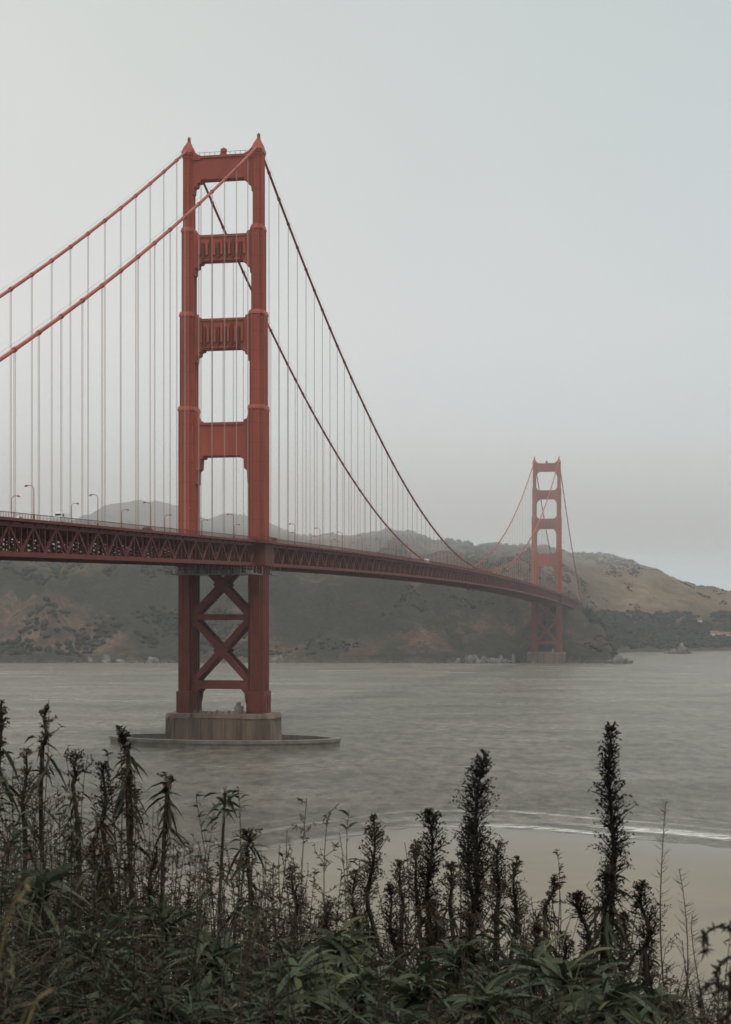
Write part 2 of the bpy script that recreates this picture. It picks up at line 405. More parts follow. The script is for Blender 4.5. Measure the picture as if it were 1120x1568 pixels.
a2=N(t,'ShaderNodeMath',operation='MULTIPLY_ADD'); t.links.new(n3,a2.inputs[0]); a2.inputs[1].default_value=.45; t.links.new(n1,a2.inputs[2]); t.links.new(a2.outputs[0],ad.inputs[2])
msk=ramp(t,ad.outputs[0],[(.94,0),(.985,.95)])
c=mixc(t,msk,soil,scrub)
at=N(t,'ShaderNodeAttribute',attribute_name='tint')
gr=ramp(t,n2,[(.36,(.075,.060,.038)),(.5,(.17,.125,.082)),(.64,(.25,.19,.13))])
half=N(t,'ShaderNodeMath',operation='MULTIPLY'); t.links.new(msk,half.inputs[0]); half.inputs[1].default_value=.4
c=mixc(t,at.outputs['Fac'],c,mixc(t,half.outputs[0],gr,scrub))
geo=N(t,'ShaderNodeNewGeometry'); sp=N(t,'ShaderNodeSeparateXYZ'); t.links.new(geo.outputs['Position'],sp.inputs[0])
mr=N(t,'ShaderNodeMapRange'); mr.inputs[1].default_value=1; mr.inputs[2].default_value=7; mr.inputs[3].default_value=.7; mr.inputs[4].default_value=0
t.links.new(sp.outputs[2],mr.inputs[0]); 
c=mixc(t,mr.outputs[0],c,ramp(t,n3,[(.40,(.016,.015,.013)),(.65,(.12,.11,.093))]))
t.links.new(c,b.inputs['Base Color']); b.inputs['Roughness'].default_value=.95; b.inputs['Specular IOR Level'].default_value=.1
bp=N(t,'ShaderNodeBump'); bp.inputs['Strength'].default_value=1; bp.inputs['Distance'].default_value=12; t.links.new(n2,bp.inputs['Height']); t.links.new(bp.outputs[0],b.inputs['Normal'])
me=fastmesh('headland_hills',np.stack([XX,YY,H],-1),gridQ(ny,nx),[mt],grass.ravel(),True)
link(bpy.data.objects.new('headland_hills',me))
def hz(X,Y):
    i=np.clip(np.searchsorted(ysn,Y)-1,0,ny-2); j=np.clip(np.searchsorted(xs,X)-1,0,nx-2)
    fx=(X-xs[j])/(xs[j+1]-xs[j]); fy=(Y-ysn[i])/(ysn[i+1]-ysn[i])
    return (H[i,j]*(1-fx)+H[i,j+1]*fx)*(1-fy)+(H[i+1,j]*(1-fx)+H[i+1,j+1]*fx)*fy
import bmesh
bm=bmesh.new(); bmesh.ops.create_icosphere(bm,subdivisions=2,radius=1); bv=np.array([v.co[:] for v in bm.verts]); bf=np.array([[v.index for v in f.verts] for f in bm.faces]); bm.free()
mt,t,b=nt('distant_tree_foliage'); co=objco(t); n=noisef(t,co,.35,5,.7); at=N(t,'ShaderNodeAttribute',attribute_name='tint')
c=mixc(t,at.outputs['Fac'],ramp(t,n,[(.35,(.006,.009,.006)),(.7,(.020,.024,.015))]),ramp(t,n,[(.35,(.016,.018,.011)),(.7,(.042,.040,.024))]))
t.links.new(c,b.inputs['Base Color']); b.inputs['Roughness'].default_value=1; b.inputs['Specular IOR Level'].default_value=0
VV=[];QQ=[];TT=[];cnt=0
for k in range(120000):
    X=random.uniform(-1000,1200); Y=random.uniform(1915,3250)
    h=float(hz(X,Y)); 
    if h<5: continue
    nn=mnoise.noise(Vector((X*.008,Y*.006,20)))+.6*mnoise.noise(Vector((X*.03,Y*.02,24)))
    p=0; sz=1.8
    if nn>.2: p=.5
    if X>230 and Y>2150 and h<60: p=.75 if nn>-.35 else .15; sz=4.4
    elif X>230 and nn>.28: p=.35; sz=2.6
    if X<-120 and Y<2500 and nn>(-.12 if h<60 else .05): p=max(p,.6); sz=3.3
    if 130<X<330 and Y>2600 and h>100: p=.6 if nn>0 else .1; sz=4.2
    if random.random()>p: continue
    r=sz*random.uniform(.5,1.35)
    nb=2 if sz>4 else 1
    for q in range(nb):
        o=np.array([X+random.uniform(-r,r)*.7*(nb>1),Y+random.uniform(-r,r)*.7*(nb>1),h+r*random.uniform(.1,.7)])
        rr=r*random.uniform(.55,.9 if nb>1 else 1.1)
        d=1+rng.normal(0,.2,(len(bv),1))
        VV.append(bv*d*rr*np.array([1.1,1.1,random.uniform(.6,1.0)])+o); QQ.append(bf+cnt); cnt+=len(bv); TT.append(np.full(len(bv),random.random()**1.5))
me=fastmesh('distant_trees',np.concatenate(VV),np.concatenate(QQ),[mt],np.concatenate(TT))
link(bpy.data.objects.new('distant_trees',me)); print('trees',len(VV))
def rocks(name,items):
    VV=[];QQ=[];c=0
    for X,Y,r,hh in items:
        v=bv.copy(); nz=np.array([mnoise.fractal(Vector(p*1.6+np.array([X,Y,0])),1,2,3) for p in v])
        v=v*(1+.55*nz[:,None])*np.array([r,r*.9,hh])+np.array([X,Y,hh*.1]); VV.append(v);QQ.append(bf+c);c+=len(bv)
    me=fastmesh(name,np.concatenate(VV),np.concatenate(QQ),[M_rock]); link(bpy.data.objects.new(name,me))
it=[]
for px,n in((160,5),(215,6),(420,4),(735,22),(775,8)):
    for k in range(n):
        X=(px-560)/F*1900+random.gauss(0,12); it.append((X,float(shore(X))+random.uniform(-9,4),random.uniform(2,6),random.uniform(2.5,8)))
for k in range(60):
    X=random.uniform(-700,285); it.append((X,float(shore(X))+random.uniform(-5,5),random.uniform(.8,2.5),random.uniform(.6,2)))
rocks('shoreline_rocks',it)
rocks('rock_islet',[(281,1875,8,9),(290,1878,6,5),(271,1882,5,4)])
rocks('rock_islet',[(455,2440,9,13),(463,2445,7,8),(444,2442,7,6),(436,2445,4,3)])
def house(X,Y,w,l,h,rot):
    e=link(bpy.data.objects.new('white_house',None)); z=max(2.0,float(hz(X,Y)))-.5; e.location=(X,Y,z); e.rotation_euler=(0,0,rot)
    m=MB(); m.box(-w/2,w/2,-l/2,l/2,-3,h); m.add([(-w/2,-l/2,h),(-w/2,l/2,h),(-w/2,0,h+l*.3)],[(0,1,2)]); m.add([(w/2,-l/2,h),(w/2,l/2,h),(w/2,0,h+l*.3)],[(0,1,2)]); m.obj('walls',[M_white],e)
    m=MB(); rh=l*.3; o=.7
    for s in(-1,1):
        m.add([(-w/2-o,s*(l/2+o),h-.3),(w/2+o,s*(l/2+o),h-.3),(w/2+o,0,h+rh+.35),(-w/2-o,0,h+rh+.35),(-w/2-o,s*(l/2+o),h+.1),(w/2+o,s*(l/2+o),h+.1),(w/2+o,0,h+rh+.75),(-w/2-o,0,h+rh+.75)],MB.BF)
    m.box(w*.2,w*.2+1.2,-.6,.6,h+rh*.4,h+rh+2)
    m.obj('roof',[M_roof],e)
    m=MB()
    for fl in range(int(h//3)):
        for k in range(int(w//3)):
            x=-w/2+1.6+k*3
            m.box(x-.5,x+.5,-l/2-.06,-l/2+.05,fl*3+1,fl*3+2.4)
    m.obj('windows',[M_dark],e)
    m=MB(); m.box(-.6,.6,-l/2-.12,-l/2+.02,0,2.1); m.obj('door',[M_roof],e)
for X,Y,w,l,h,r in((575,2790,14,9,6.5,.1),(592,2800,20,10,6,-.2),(612,2800,14,10,6,.1),(560,2850,10,8,5,.3),(625,2850,18,10,6.3,.2)): house(X,Y,w,l,h,r)
# ---------------------------------------------------------------- water
mt,t,b=nt('sea_water')
big=noisef(t,objco(t,(.0022,.006,1)),1.0,5,.55)
patch=noisef(t,objco(t,(.010,.018,1),.15),1.0,8,.66)
s2=noisef(t,objco(t,(.19,.075,1),.3),1.0,9,.76); s3=noisef(t,objco(t,(.7,.5,1),.3),1.0,4,.6)
a1=N(t,'ShaderNodeMath',operation='MULTIPLY_ADD'); t.links.new(s3,a1.inputs[0]); a1.inputs[1].default_value=.14; t.links.new(s2,a1.inputs[2])
bp=N(t,'ShaderNodeBump'); bp.inputs['Strength'].default_value=1; bp.inputs['Distance'].default_value=2.6; t.links.new(a1.outputs[0],bp.inputs['Height']); t.links.new(bp.outputs[0],b.inputs['Normal'])
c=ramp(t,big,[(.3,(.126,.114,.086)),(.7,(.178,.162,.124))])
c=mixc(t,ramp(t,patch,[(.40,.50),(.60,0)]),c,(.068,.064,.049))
c=mixc(t,ramp(t,s2,[(.40,.75),(.52,0)]),c,(.038,.036,.028))  # ripple tone, plus the darker sides of waves painted into the colour
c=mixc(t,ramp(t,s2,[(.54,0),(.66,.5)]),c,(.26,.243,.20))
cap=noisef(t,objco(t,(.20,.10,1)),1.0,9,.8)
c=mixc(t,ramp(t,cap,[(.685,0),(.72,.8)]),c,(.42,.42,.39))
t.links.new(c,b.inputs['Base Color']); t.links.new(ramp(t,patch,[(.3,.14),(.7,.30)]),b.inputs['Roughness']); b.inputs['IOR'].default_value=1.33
me=bpy.data.meshes.new('sea_water'); me.from_pydata([(-20000,-200,0),(20000,-200,0),(20000,30000,0),(-20000,30000,0)],[],[(0,1,2,3)]); me.materials.append(mt)
link(bpy.data.objects.new('sea_water',me))
# ---------------------------------------------------------------- foreground bluff + beach
def bshore(X): 
    return interp([(-500,190),(-150,215),(-80,250),(-45,300),(-15,358),(10,384),(32,388),(75,352),(110,322),(200,280),(500,240)],X)+3*mnoise.noise(Vector((X*.05,0,0)))
def gnd(X,Y):
    g=45.5-.14*max(Y,-20)
    if Y>10.5: g-= .75*(Y-10.5)
    bs=bshore(X); beach=min(3.6,(bs-Y)*.018)
    if Y>bs: beach=(bs-Y)*.05
    r=max(g,beach)
    if Y<200 : r+=.12*mnoise.noise(Vector((X*.7,Y*.7,0)))
    return r
gx=np.concatenate([np.arange(-500,-20,10),np.arange(-20,20,.6),np.arange(20,500,10)]); gy=np.concatenate([np.arange(-30,14,.6),np.arange(14,80,3),np.arange(80,430,6)])
GH=np.array([[gnd(x,y) for x in gx] for y in gy]); GX,GY=np.meshgrid(gx,gy)
mt,t,b=nt('bluff_and_sand'); co=objco(t); n=noisef(t,co,.05,8,.65); n2=noisef(t,co,1.5,6,.6)
sand=ramp(t,n,[(.3,(.128,.114,.089)),(.7,(.160,.143,.113))]); dirt=ramp(t,n2,[(.3,(.012,.010,.007)),(.7,(.04,.033,.022))])
geo=N(t,'ShaderNodeNewGeometry'); sp=N(t,'ShaderNodeSeparateXYZ'); t.links.new(geo.outputs['Position'],sp.inputs[0])
mr=N(t,'ShaderNodeMapRange'); mr.inputs[1].default_value=3.8; mr.inputs[2].default_value=5.5; t.links.new(sp.outputs[2],mr.inputs[0])
wet=N(t,'ShaderNodeMapRange'); wet.inputs[1].default_value=.1; wet.inputs[2].default_value=1.6; wet.inputs[3].default_value=1; wet.inputs[4].default_value=0; t.links.new(sp.outputs[2],wet.inputs[0])
sand=mixc(t,wet.outputs[0],sand,(.112,.100,.077))
t.links.new(mixc(t,mr.outputs[0],sand,dirt),b.inputs['Base Color']); 
rr=N(t,'ShaderNodeMapRange'); rr.inputs[1].default_value=0;rr.inputs[2].default_value=1.; rr.inputs[3].default_value=.9; rr.inputs[4].default_value=.3; t.links.new(wet.outputs[0],rr.inputs[0]); t.links.new(rr.outputs[0],b.inputs['Roughness'])
me=fastmesh('bluff_and_beach_ground',np.stack([GX,GY,GH],-1),gridQ(len(gy),len(gx)),[mt],None,True); link(bpy.data.objects.new('bluff_and_beach_ground',me))
mt,t,b=nt('surf_foam'); n=noisef(t,objco(t,(.22,.4,1)),1.0,8,.72); b.inputs['Base Color'].default_value=(.48,.48,.45,1); b.inputs['Roughness'].default_value=.8
at=N(t,'ShaderNodeAttribute',attribute_name='tint'); mm=N(t,'ShaderNodeMath',operation='MULTIPLY'); t.links.new(at.outputs['Fac'],mm.inputs[0]); t.links.new(ramp(t,n,[(.38,0),(.56,1)]),mm.inputs[1]); t.links.new(mm.outputs[0],b.inputs['Alpha'])
VV=[];QQ=[];TT=[];c0=0
fx=np.arange(-300,220,3.0)
for off,w,amp in((3,8,1),(18,8,.9),(34,6,.65),(50,3,.3)):
    rows=[(-1,0),(-.4,1),(.4,.8),(1,0)]
    for (k,a) in rows:
        for x in fx:
            ww=w*(.5+1.0*abs(mnoise.noise(Vector((x*.02,off,0)))))
            yy=bshore(x)+off+3*mnoise.noise(Vector((x*.015,off*2,3)))+k*ww
            fade=.35+.65*min(1,max(0,(x-15)/40.))
            VV.append((x,yy,.06+.01*off/10)); TT.append(a*amp*fade*min(1,max(0,.7+2.2*mnoise.noise(Vector((x*.018,off*3,7))))))
    nn=len(fx); QQ.append(gridQ(4,nn)+c0); c0+=4*nn
me=fastmesh('surf_foam',np.array(VV),np.concatenate(QQ),[mt],np.array(TT)); link(bpy.data.objects.new('surf_foam',me))
# ---------------------------------------------------------------- foreground vegetation
def leafmat(name,stops,trans=.14):
    m,t,b=nt(name); at=N(t,'ShaderNodeAttribute',attribute_name='tint'); c=ramp(t,at.outputs['Fac'],stops)
    t.links.new(c,b.inputs['Base Color']); b.inputs['Roughness'].default_value=.75; b.inputs['Specular IOR Level'].default_value=.2
    tr=N(t,'ShaderNodeBsdfTranslucent'); t.links.new(c,tr.inputs[0]); mx=N(t,'ShaderNodeMixShader'); mx.inputs[0].default_value=trans
    t.links.new(b.outputs[0],mx.inputs[1]); t.links.new(tr.outputs[0],mx.inputs[2]); t.links.new(mx.outputs[0],t.nodes['Material Output'].inputs[0]); return m
M_leaf=leafmat('plant_foliage',[(0,(.009,.008,.006)),(.22,(.036,.025,.016)),(.34,(.052,.038,.025)),(.42,(.016,.019,.011)),(.6,(.025,.033,.017)),(.8,(.045,.058,.036)),(.9,(.080,.080,.036)),(1,(.13,.095,.05))])
class LB:
    def __init__(s): s.V=[];s.Q=[];s.T=[];s.n=0
    def leaves(s,P,D,L,Wd,droop,tint,k=4):
        n=len(P); D=D/np.linalg.norm(D,axis=1,keepdims=True)
        r=rng.normal(size=(n,3)); sd=np.cross(D,r); sd/=np.linalg.norm(sd,axis=1,keepdims=True)+1e-9
        ss=np.linspace(0,1,k); prof=np.interp(ss,[0,.3,.65,1],[.35,1,.75,.05])
        V=np.zeros((n,k,2,3))
        for i,a in enumerate(ss):
            c=P+D*(L*a)[:,None]; c[:,2]-=droop*L*a*a
            w=sd*(Wd*prof[i]*.5)[:,None]; V[:,i,0]=c-w; V[:,i,1]=c+w
        base=s.n+np.arange(n)[:,None,None]*(2*k)+np.arange(k-1)[None,:,None]*2+np.array([0,1,3,2])[None,None,:]
        s.V.append(V.reshape(-1,3)); s.Q.append(base.reshape(-1,4)); s.T.append(np.repeat(np.broadcast_to(tint,(n,)),2*k)); s.n+=n*2*k
    def stem(s,pts,r0,r1,tint,k=4):
        pts=np.asarray(pts); n=len(pts); d=np.gradient(pts,axis=0); d/=np.linalg.norm(d,axis=1,keepdims=True)+1e-9
        u=np.tile(np.array([.31,.95,.02]),(n,1)); a=np.cross(d,u); a/=np.linalg.norm(a,axis=1,keepdims=True)+1e-9; b=np.cross(d,a)
        rr=np.linspace(r0,r1,n)[:,None]; th=np.arange(k)*2*np.pi/k
        V=np.stack([pts+a*rr*np.cos(q)+b*rr*np.sin(q) for q in th],1)
        i=np.arange(n-1)[:,None]; j=np.arange(k)[None,:]; jj=(j+1)%k
        Q=np.stack([i*k+j,i*k+jj,(i+1)*k+jj,(i+1)*k+j],-1).reshape(-1,4)+s.n
        s.V.append(V.reshape(-1,3)); s.Q.append(Q); s.T.append(np.full(n*k,tint)); s.n+=n*k
    def obj(s,name):
        me=fastmesh(name,np.concatenate(s.V),np.concatenate(s.Q),[M_leaf],np.concatenate(s.T)); return link(bpy.data.objects.new(name,me))
def G(x,d): return 45.5-.14*d
def curve(p0,p1,wob,n=14,lean=None):
    s=np.linspace(0,1,n)[:,None]; p0=np.array(p0);p1=np.array(p1)
    ph=rng.uniform(0,6.28,2); w=wob*np.stack([np.sin(s[:,0]*4+ph[0]),np.sin(s[:,0]*5+ph[1]),0*s[:,0]],-1)*np.sin(s*np.pi)**.7
    b=rng.normal(0,wob*1.2,3)*[1,1,0]
    return p0+(p1-p0)*s+w+b*(s*(1-s))
def pt(px,y,d): return np.array([(px-560)/F*d,d,CH-(y-HY)/F*d])
def along(pts,s):
    f=np.asarray(s)*(len(pts)-1); i=np.clip(f.astype(int),0,len(pts)-2); a=(f-i)[:,None]; return pts[i]*(1-a)+pts[i+1]*a
def spike(px,ytop,ybot,wpx,d,tint=.05,dens=1.0,name='echium_flower_spike',lean=None):
    if lean is None: lean=rng.normal(0,7)
    L=LB(); top=pt(px,ytop,d); bot=pt(px-lean,ybot,d); gp=np.array([bot[0]+rng.normal(0,.08),d+rng.normal(0,.1),G(0,d)])
    ax=curve(bot,top,rng.uniform(.006,.022),20); L.stem(ax,.011,.003,.12); st=curve(gp,bot,.04,12); L.stem(st,.012,.010,.2)
    R=wpx*rng.uniform(.98,1.1)/2/F*d; ln=np.linalg.norm(top-bot); n=int(ln/.0032*dens)
    s=np.sort(rng.uniform(0,1,n)**.97); ang=np.arange(n)*2.399+rng.normal(0,.35,n)
    lump=1+.22*np.sin(s*ln/.05*2+rng.uniform(0,6))*np.sin(s*ln/.13*2+rng.uniform(0,6))
    sh=rng.uniform(0,1)
    prof=np.interp(s,[0,.1,.35,.7,.9,1],[.5+.3*sh,.85+.15*sh,1.0,.66+.2*(1-sh),.42+.14*(1-sh),.16])*R*lump*rng.uniform(.62,1.2,n)
    P0=along(ax,s); out=np.stack([np.cos(ang),np.sin(ang),rng.uniform(.1,1.1,n)],-1); on=out/np.linalg.norm(out,axis=1,keepdims=True)
    tt=np.clip(tint+rng.normal(0,.06,n),0,.3); perp=np.stack([-np.sin(ang),np.cos(ang),0*ang],-1)*rng.choice([-1,1],n)[:,None]
    L.leaves(P0,out,prof*1.0,np.full(n,.005),-.15,tt)
    for q in np.linspace(.2,1.0,10):
        c=P0+on*(prof*min(q,.92))[:,None]+perp*(prof*.3*q**3)[:,None]; c[:,2]+=prof*(.45*q-.6*max(0,q-.65)*1.6)
        dd=out*.7+rng.normal(0,.55,(n,3)); dd[:,2]+=.7-(.9 if q>.85 else 0)
        L.leaves(c+rng.normal(0,.002,(n,3)),dd,rng.uniform(.009,.021,n)*(1.1-.3*q),rng.uniform(.0045,.009,n),.2,np.clip(tint+rng.normal(.02,.08,n),0,.34),3)
    m_=int(50*dens); P=np.repeat(bot[None],m_,0)+rng.normal(0,.014,(m_,3)); P[:,2]-=rng.uniform(-.03,.28,m_); a=rng.uniform(0,6.28,m_)
    L.leaves(P,np.stack([np.cos(a),np.sin(a),rng.uniform(-1.2,.6,m_)],-1),rng.uniform(.05,.14,m_),rng.uniform(.008,.017,m_),.6,rng.choice([.05,.1,.25,.3,.45,.6,.7],m_))
    return L.obj(name)
for a in [(938,1113,1345,62,6.0,.02,1.3),(742,1155,1400,66,6.4,.04,1.3),(655,1243,1400,60,6.6,.03,1.3),(572,1252,1390,54,7.2,.24,1),(793,1315,1430,48,7.0,.28,.9),
          (885,1368,1460,46,6.2,.1,1),(985,1355,1450,58,6.5,.08,1.1),(688,1322,1400,38,7.6,.27,.8),(636,1290,1400,46,7.4,.25,.8),(612,1320,1400,38,7.9,.3,.8),(764,1290,1400,48,7.3,.1,1.1),
          (930,1340,1400,66,5.9,.02,1.4),(850,1342,1400,22,7.8,.26,.7),(722,1255,1430,56,6.9,.06,1.2),(955,1400,1500,46,6.2,.24,.9),(820,1400,1490,42,6.6,.26,.9),(545,1335,1430,42,7.8,.28,.8),
          (595,1355,1460,46,7,.18,.9),(180,1115,1150,24,7.5,.08,1.3),(160,1170,1260,50,6.6,.1,.8),(120,1155,1200,36,7.0,.26,.7),(75,1080,1140,20,6.8,.25,.6),(2,1075,1160,26,6.8,.16,.7),
          (262,1190,1215,18,7.5,.22,.8),(40,1150,1250,48,6.5,.3,.5),(380,1275,1300,48,7.2,.10,1),(200,1190,1280,40,6.9,.2,.6),(665,1380,1470,42,6.5,.24,.9),(715,1400,1500,42,6,.22,.9),(905,1450,1530,40,6.0,.26,.9),(1000,1440,1520,38,6.8,.24,.8),
          (145,1280,1370,46,6.2,.2,.7),(240,1300,1380,40,6.5,.3,.6),(450,1330,1420,40,6.8,.28,.6),(500,1385,1460,42,6.4,.22,.8),(860,1430,1500,42,6.4,.2,.8)]:
    spike(*a)
def rosette(L,c,n,ln,tint,up=.5,wd=.016):
    a=rng.uniform(0,6.28,n); e=rng.uniform(-.35,1.2,n)*up*1.5
    P=np.repeat(np.array(c)[None],n,0)+rng.normal(0,.015,(n,3)); P[:,2]-=rng.uniform(0,.08,n)
    L.leaves(P,np.stack([np.cos(a),np.sin(a),e],-1),ln*rng.uniform(.6,1.1,n),wd*rng.uniform(.7,1.2,n),.45,np.clip(tint+rng.normal(0,.09,n),.44,.86),6)
hprof=[(-700,1.84),(0,1.76),(100,1.72),(200,1.56),(330,1.48),(450,1.40),(560,1.32),(700,1.27),(850,1.22),(930,1.15),(1000,1.02),(1060,.90),(1120,.82),(1900,.9)]
def hcan(X,d): return interp(hprof,560+X/7.0*F)
L=LB()
for k in range(140):
    d=rng.uniform(4.0,9.0); X=rng.uniform(-.30,.30)*d*1.25; h=hcan(X,d)*rng.uniform(.55,.82)
    c=(X,d,G(X,d)+h); L.stem(curve((X+rng.normal(0,.1),d,G(X,d)),c,.05,8),.012,.008,.2)
    rosette(L,c,rng.integers(28,60),rng.uniform(.11,.2),rng.choice([.5,.6,.7]))
for px,y,d,ln in((870,1490,5.2,.27),(330,1455,5.6,.24),(640,1505,5.2,.22),(745,1520,4.9,.2),(450,1490,5.2,.22),(1000,1530,5.4,.2),(550,1500,5.4,.2),(150,1440,5.8,.22),(410,1540,4.8,.22),(820,1470,5.8,.22),(930,1520,5.0,.2),(250,1400,6.2,.2),(520,1440,6,.2),(60,1350,6,.22),(700,1460,6,.18),(345,1215,6.8,.10)):
    c=pt(px,y,d); L.stem(curve((c[0],d,G(0,d)),c,.04,8),.010,.006,.2); rosette(L,c,56 if y>1300 else 34,ln,.76,.85 if y>1300 else 1.3,.022 if y>1300 else .014)
L.obj('echium_shrub')
L=LB()
for k in range(3700):
    d=rng.uniform(3.6,10.2); X=rng.uniform(-.33,.33)*d*1.3; h=hcan(X,d)*(rng.uniform(.55,.93) if rng.random()<.82 else rng.uniform(.82,1.08))
    top=(X+rng.normal(0,.10),d+rng.normal(0,.1),G(X,d)+h); pts=curve((X,d,G(X,d)),top,.06,10)
    ty=rng.random(); stt=rng.choice([.05,.2,.28,.34]); L.stem(pts,.0045,.0011,stt,3)
    if ty<.28: n=50; ln=(.03,.07); wd=(.004,.010); ti=rng.choice([.45,.5,.6,.72])
    elif ty<.75: n=95; ln=(.008,.024); wd=(.003,.007); ti=rng.choice([.03,.15,.26,.33])
    else: n=40; ln=(.06,.15); wd=(.0025,.006); ti=rng.choice([.28,.34,.6,.75,.88])
    s=1-rng.uniform(0,.75,n)**1.2; P=along(pts,s); 
    P=P+rng.normal(0,.024,(n,3))*(1.15-s)[:,None]; a=rng.uniform(0,6.28,n)
    L.leaves(P,np.stack([np.cos(a),np.sin(a),rng.uniform(-.2,1.5,n)],-1),rng.uniform(*ln,n),rng.uniform(*wd,n),.25,np.clip(ti+rng.normal(0,.04,n),0,.9),3)
for k in range(80):
    d=rng.uniform(3.2,10.3,900); X=rng.uniform(-.36,.36,900)*d*1.3; hh=interp(hprof,560+X/7.0*F)
    P=np.stack([X,d,45.5-.14*d+hh*rng.uniform(.1,.78,900)],-1); a=rng.uniform(0,6.28,900)
    L.leaves(P,np.stack([np.cos(a),np.sin(a),rng.uniform(-.3,1.2,900)],-1),rng.uniform(.03,.09,900),rng.uniform(.005,.011,900),.3,rng.choice([.03,.1,.22,.3,.43,.5,.65],900),4)
L.obj('coastal_brush')
def wisp(px,ytop,d,px0=None,kind=0,tint=.25,frac=.5,n=90):
    L=LB(); top=pt(px,ytop,d); gp=np.array([((px0 if px0 is not None else px)-560)/F*d,d+rng.normal(0,.1),G(0,d)])
    pts=curve(gp,top,.05,22); L.stem(pts,.006,.0013,tint,4)
    s=1-rng.uniform(0,frac,n); P=along(pts,s); a=rng.uniform(0,6.28,n); up=rng.uniform(.2,1.2,n)
    D=np.stack([np.cos(a),np.sin(a),up],-1)
    if kind==0:
        L.leaves(P,D,rng.uniform(.015,.045,n),rng.uniform(.005,.011,n),.3,np.clip(tint+rng.normal(0,.06,n),0,.9),4)
    elif kind==1:
        for i in range(0,n,5):
            b=rng.uniform(.05,.16)*(1.2-s[i]*.5); e=P[i]+D[i]/np.linalg.norm(D[i])*b; bp_=curve(P[i],e,.012,6); L.stem(bp_,.002,.001,tint,3)
            k=12; q=along(bp_,rng.uniform(.2,1,k)); L.leaves(q,rng.normal(size=(k,3))+[0,0,.5],rng.uniform(.010,.022,k),rng.uniform(.004,.008,k),.2,np.full(k,tint),3)
    elif kind==2:
        D[:,2]=rng.uniform(-.1,.5,n); L.leaves(P,D,(.03+.07*(1-s)/frac)*rng.uniform(.7,1.2,n),np.full(n,.0024),-.5,np.full(n,tint),5)
    elif kind==3:
        L.leaves(P,D,rng.uniform(.04,.09,n),rng.uniform(.007,.014,n),.5,np.clip(rng.normal(.68,.1,n),.44,.92),5)
    return L.obj('wild_flower_stalk')
WL=[(75,1070,6.6,90,1,.28,.35,90),(0,1072,6.6,10,0,.1,.3,100),(22,1160,6.2,30,3,.5,.4,60),(100,1150,7,110,1,.3,.4,80),(135,1155,7,120,1,.28,.4,80),(165,1150,6.5,170,0,.12,.35,100),
          (182,1112,7.2,175,0,.1,.12,40),(262,1188,7.4,250,1,.3,.4,60),(300,1215,7.4,330,3,.6,.25,24),(365,1205,6.8,330,3,.6,.16,20),(235,1235,6.9,240,1,.3,.4,70),
          (382,1278,7,370,0,.1,.1,60),(470,1222,6.6,470,1,.34,.5,100),(505,1240,6.6,480,1,.88,.45,80),(535,1238,6.5,525,3,.92,.3,20),(520,1275,7,505,1,.88,.4,70),(440,1270,7,430,1,.33,.4,70),
          (1020,1228,6.4,1022,2,.33,.85,210),(1040,1330,6.6,1045,2,.3,.6,110),(1060,1400,6.6,1060,2,.3,.6,90),(853,1300,7.5,850,0,.2,.12,30),(850,1345,7.6,852,0,.1,.08,50),(985,1350,6.6,985,0,.1,.1,60),(1045,1440,6,1050,2,.2,.5,70),
          (205,1180,6.8,200,0,.2,.3,80),(60,1200,6.1,50,0,.3,.4,90),(120,1230,6.2,118,3,.5,.4,50),(30,1240,5.8,40,3,.6,.5,60),(290,1290,6.4,280,0,.28,.4,90),(400,1300,6.4,390,1,.3,.4,60),
          (560,1330,6.2,560,1,.3,.4,60),(620,1290,7.1,612,1,.25,.3,40),(700,1300,7.1,700,1,.25,.3,50),(320,1330,6,330,1,.25,.4,60),(180,1260,6,190,0,.25,.4,100),(-60,1200,6,-50,0,.2,.4,90),(-140,1100,6.6,-150,1,.2,.4,90)]
for k in range(100):
    px=rng.uniform(-80,540)**1.0; WL.append((px,1170+px*.28+rng.uniform(0,140),rng.uniform(6,8),px+rng.normal(0,25),int(rng.choice([0,1,1,1])),float(rng.choice([.15,.28,.33])),.5,75))
for k in range(36):
    px=rng.uniform(480,1060); WL.append((px,1330+max(0,px-850)*.4+rng.uniform(0,110),rng.uniform(6,8),px+rng.normal(0,20),int(rng.choice([0,1,2])),float(rng.choice([.15,.28,.33])),.4,60))
for a in WL: wisp(*a)
L=LB()
for px,y,px0,d,ti in((50,1345,-120,1.7,.97),(20,1405,-200,1.6,.9),(60,1530,-100,1.6,.97),(30,1470,-150,1.8,.85),(395,1400,330,2.4,.25),(445,1480,430,2.6,.2)):
    p0=pt(px0,1900,d); p0[2]=G(0,d); top=pt(px,y,d); s=np.linspace(0,1,14)[:,None]; mid=pt((px+2*px0)/3,y-10,d); pts=(1-s)**2*p0+2*s*(1-s)*mid+s*s*top
    L.stem(pts,.003,.001,ti,4)
    n=6; P=along(pts,rng.uniform(.8,1,n)); L.leaves(P,rng.normal(size=(n,3)),rng.uniform(.01,.03,n),rng.uniform(.002,.005,n),.3,np.full(n,ti))
for px,y,R_,d in((1100,1450,38,2.6),(1090,1530,30,2.6),(1125,1500,45,2.6)):
    c=pt(px,y,d); r=R_/F*d; a=np.linspace(-1.2,3.6,18); pts=np.stack([c[0]+r*np.cos(a)*np.linspace(1.3,.5,18),np.full(18,d),c[2]+r*np.sin(a)*np.linspace(1.1,.6,18)],-1)
    gp=np.array([c[0]+.25,d,G(0,d)]); L.stem(curve(gp,pts[0],.03,10),.004,.003,.1,4); L.stem(pts,.003,.0015,.1,4)
    P=along(pts,rng.uniform(0,1,90)); L.leaves(P,rng.normal(size=(90,3)),rng.uniform(.008,.020,90),rng.uniform(.003,.007,90),.2,np.full(90,.1),3)
L.obj('grass_blades')
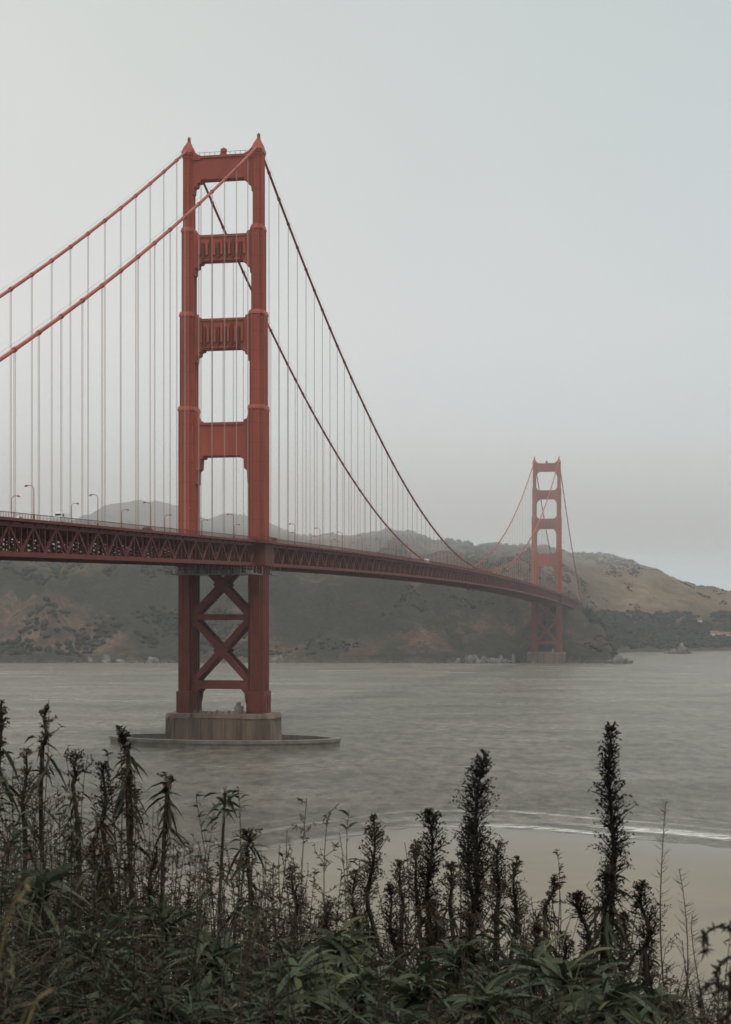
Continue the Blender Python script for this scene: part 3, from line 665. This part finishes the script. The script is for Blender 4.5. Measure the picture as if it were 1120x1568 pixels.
# ---------------------------------------------------------------- fog (real volumes)
def fog(name,x0,x1,y0,y1,z0,z1,dens):
    m=MB(); m.box(x0,x1,y0,y1,z0,z1); mt=bpy.data.materials.new(name); mt.use_nodes=True; t=mt.node_tree; t.nodes.clear()
    o=t.nodes.new('ShaderNodeOutputMaterial'); v=t.nodes.new('ShaderNodeVolumeScatter'); v.inputs['Density'].default_value=dens; v.inputs['Color'].default_value=(.96,.985,1,1)
    t.links.new(v.outputs[0],o.inputs['Volume']); m.obj(name,[mt])
fog('sea_haze',-5000,5000,260,4200,-4,420,.85e-4)
fog('fog_bank',-4900,4900,1100,4000,112,419,1.2e-4)
fog('fog_bank',-4800,4800,2050,3500,140,360,3.2e-4)
fog('fog_bank',-4700,4700,2200,3300,172,300,9e-4)
# ---------------------------------------------------------------- world, sun, camera
w=bpy.data.worlds.new('World'); S.world=w; w.use_nodes=True; t=w.node_tree; bg=t.nodes['Background']
sky=t.nodes.new('ShaderNodeTexSky'); sky.sky_type='NISHITA'; sky.sun_disc=False
EL=math.radians(62); AZ=math.radians(150)
sky.sun_elevation=EL; sky.sun_rotation=AZ
tc=t.nodes.new('ShaderNodeTexCoord'); sp=t.nodes.new('ShaderNodeSeparateXYZ'); t.links.new(tc.outputs['Generated'],sp.inputs[0])
cr=ramp(t,sp.outputs[2],[(0,(.57,.615,.64)),(.07,(.64,.675,.695)),(.17,(.725,.735,.735)),(.36,(.63,.668,.658)),(.6,(1.22,1.22,1.18)),(1,(1.9,1.88,1.8))])
mr=N(t,'ShaderNodeMapRange'); mr.inputs[1].default_value=-.2; mr.inputs[2].default_value=.3; t.links.new(sp.outputs[0],mr.inputs[0])
tint=ramp(t,mr.outputs[0],[(0,(1.055,1.03,1.0)),(1,(.86,.92,.95))])
cr=mixc(t,1.0,cr,tint,'MULTIPLY')
cl=noisef(t,tc.outputs['Generated'],2.2,4,.5); cr=mixc(t,1.0,cr,ramp(t,cl,[(.3,.965),(.7,1.035)]),'MULTIPLY')
sc=mixc(t,1.0,sky.outputs[0],(.08,.08,.08),'MULTIPLY')
fin=mixc(t,.04,cr,sc); t.links.new(fin,bg.inputs['Color']); bg.inputs['Strength'].default_value=1
sl=bpy.data.lights.new('sun','SUN'); sl.energy=1.4; sl.angle=math.radians(12); sl.color=(1,.93,.84); so=link(bpy.data.objects.new('sun',sl))
dv=Vector((math.sin(AZ)*math.cos(EL),math.cos(AZ)*math.cos(EL),math.sin(EL))); so.rotation_euler=dv.to_track_quat('Z','Y').to_euler(); so.location=(0,0,500)
cam=bpy.data.cameras.new('camera'); co_=link(bpy.data.objects.new('camera',cam)); co_.location=(0,0,CH); co_.rotation_euler=(math.pi/2,0,0)
cam.sensor_fit='VERTICAL'; cam.sensor_height=36; cam.sensor_width=36; cam.lens=F/1568*36; cam.shift_y=(HY-784)/1568
cam.clip_start=.1; cam.clip_end=60000; cam.dof.use_dof=True; cam.dof.focus_distance=500; cam.dof.aperture_fstop=14
S.camera=co_
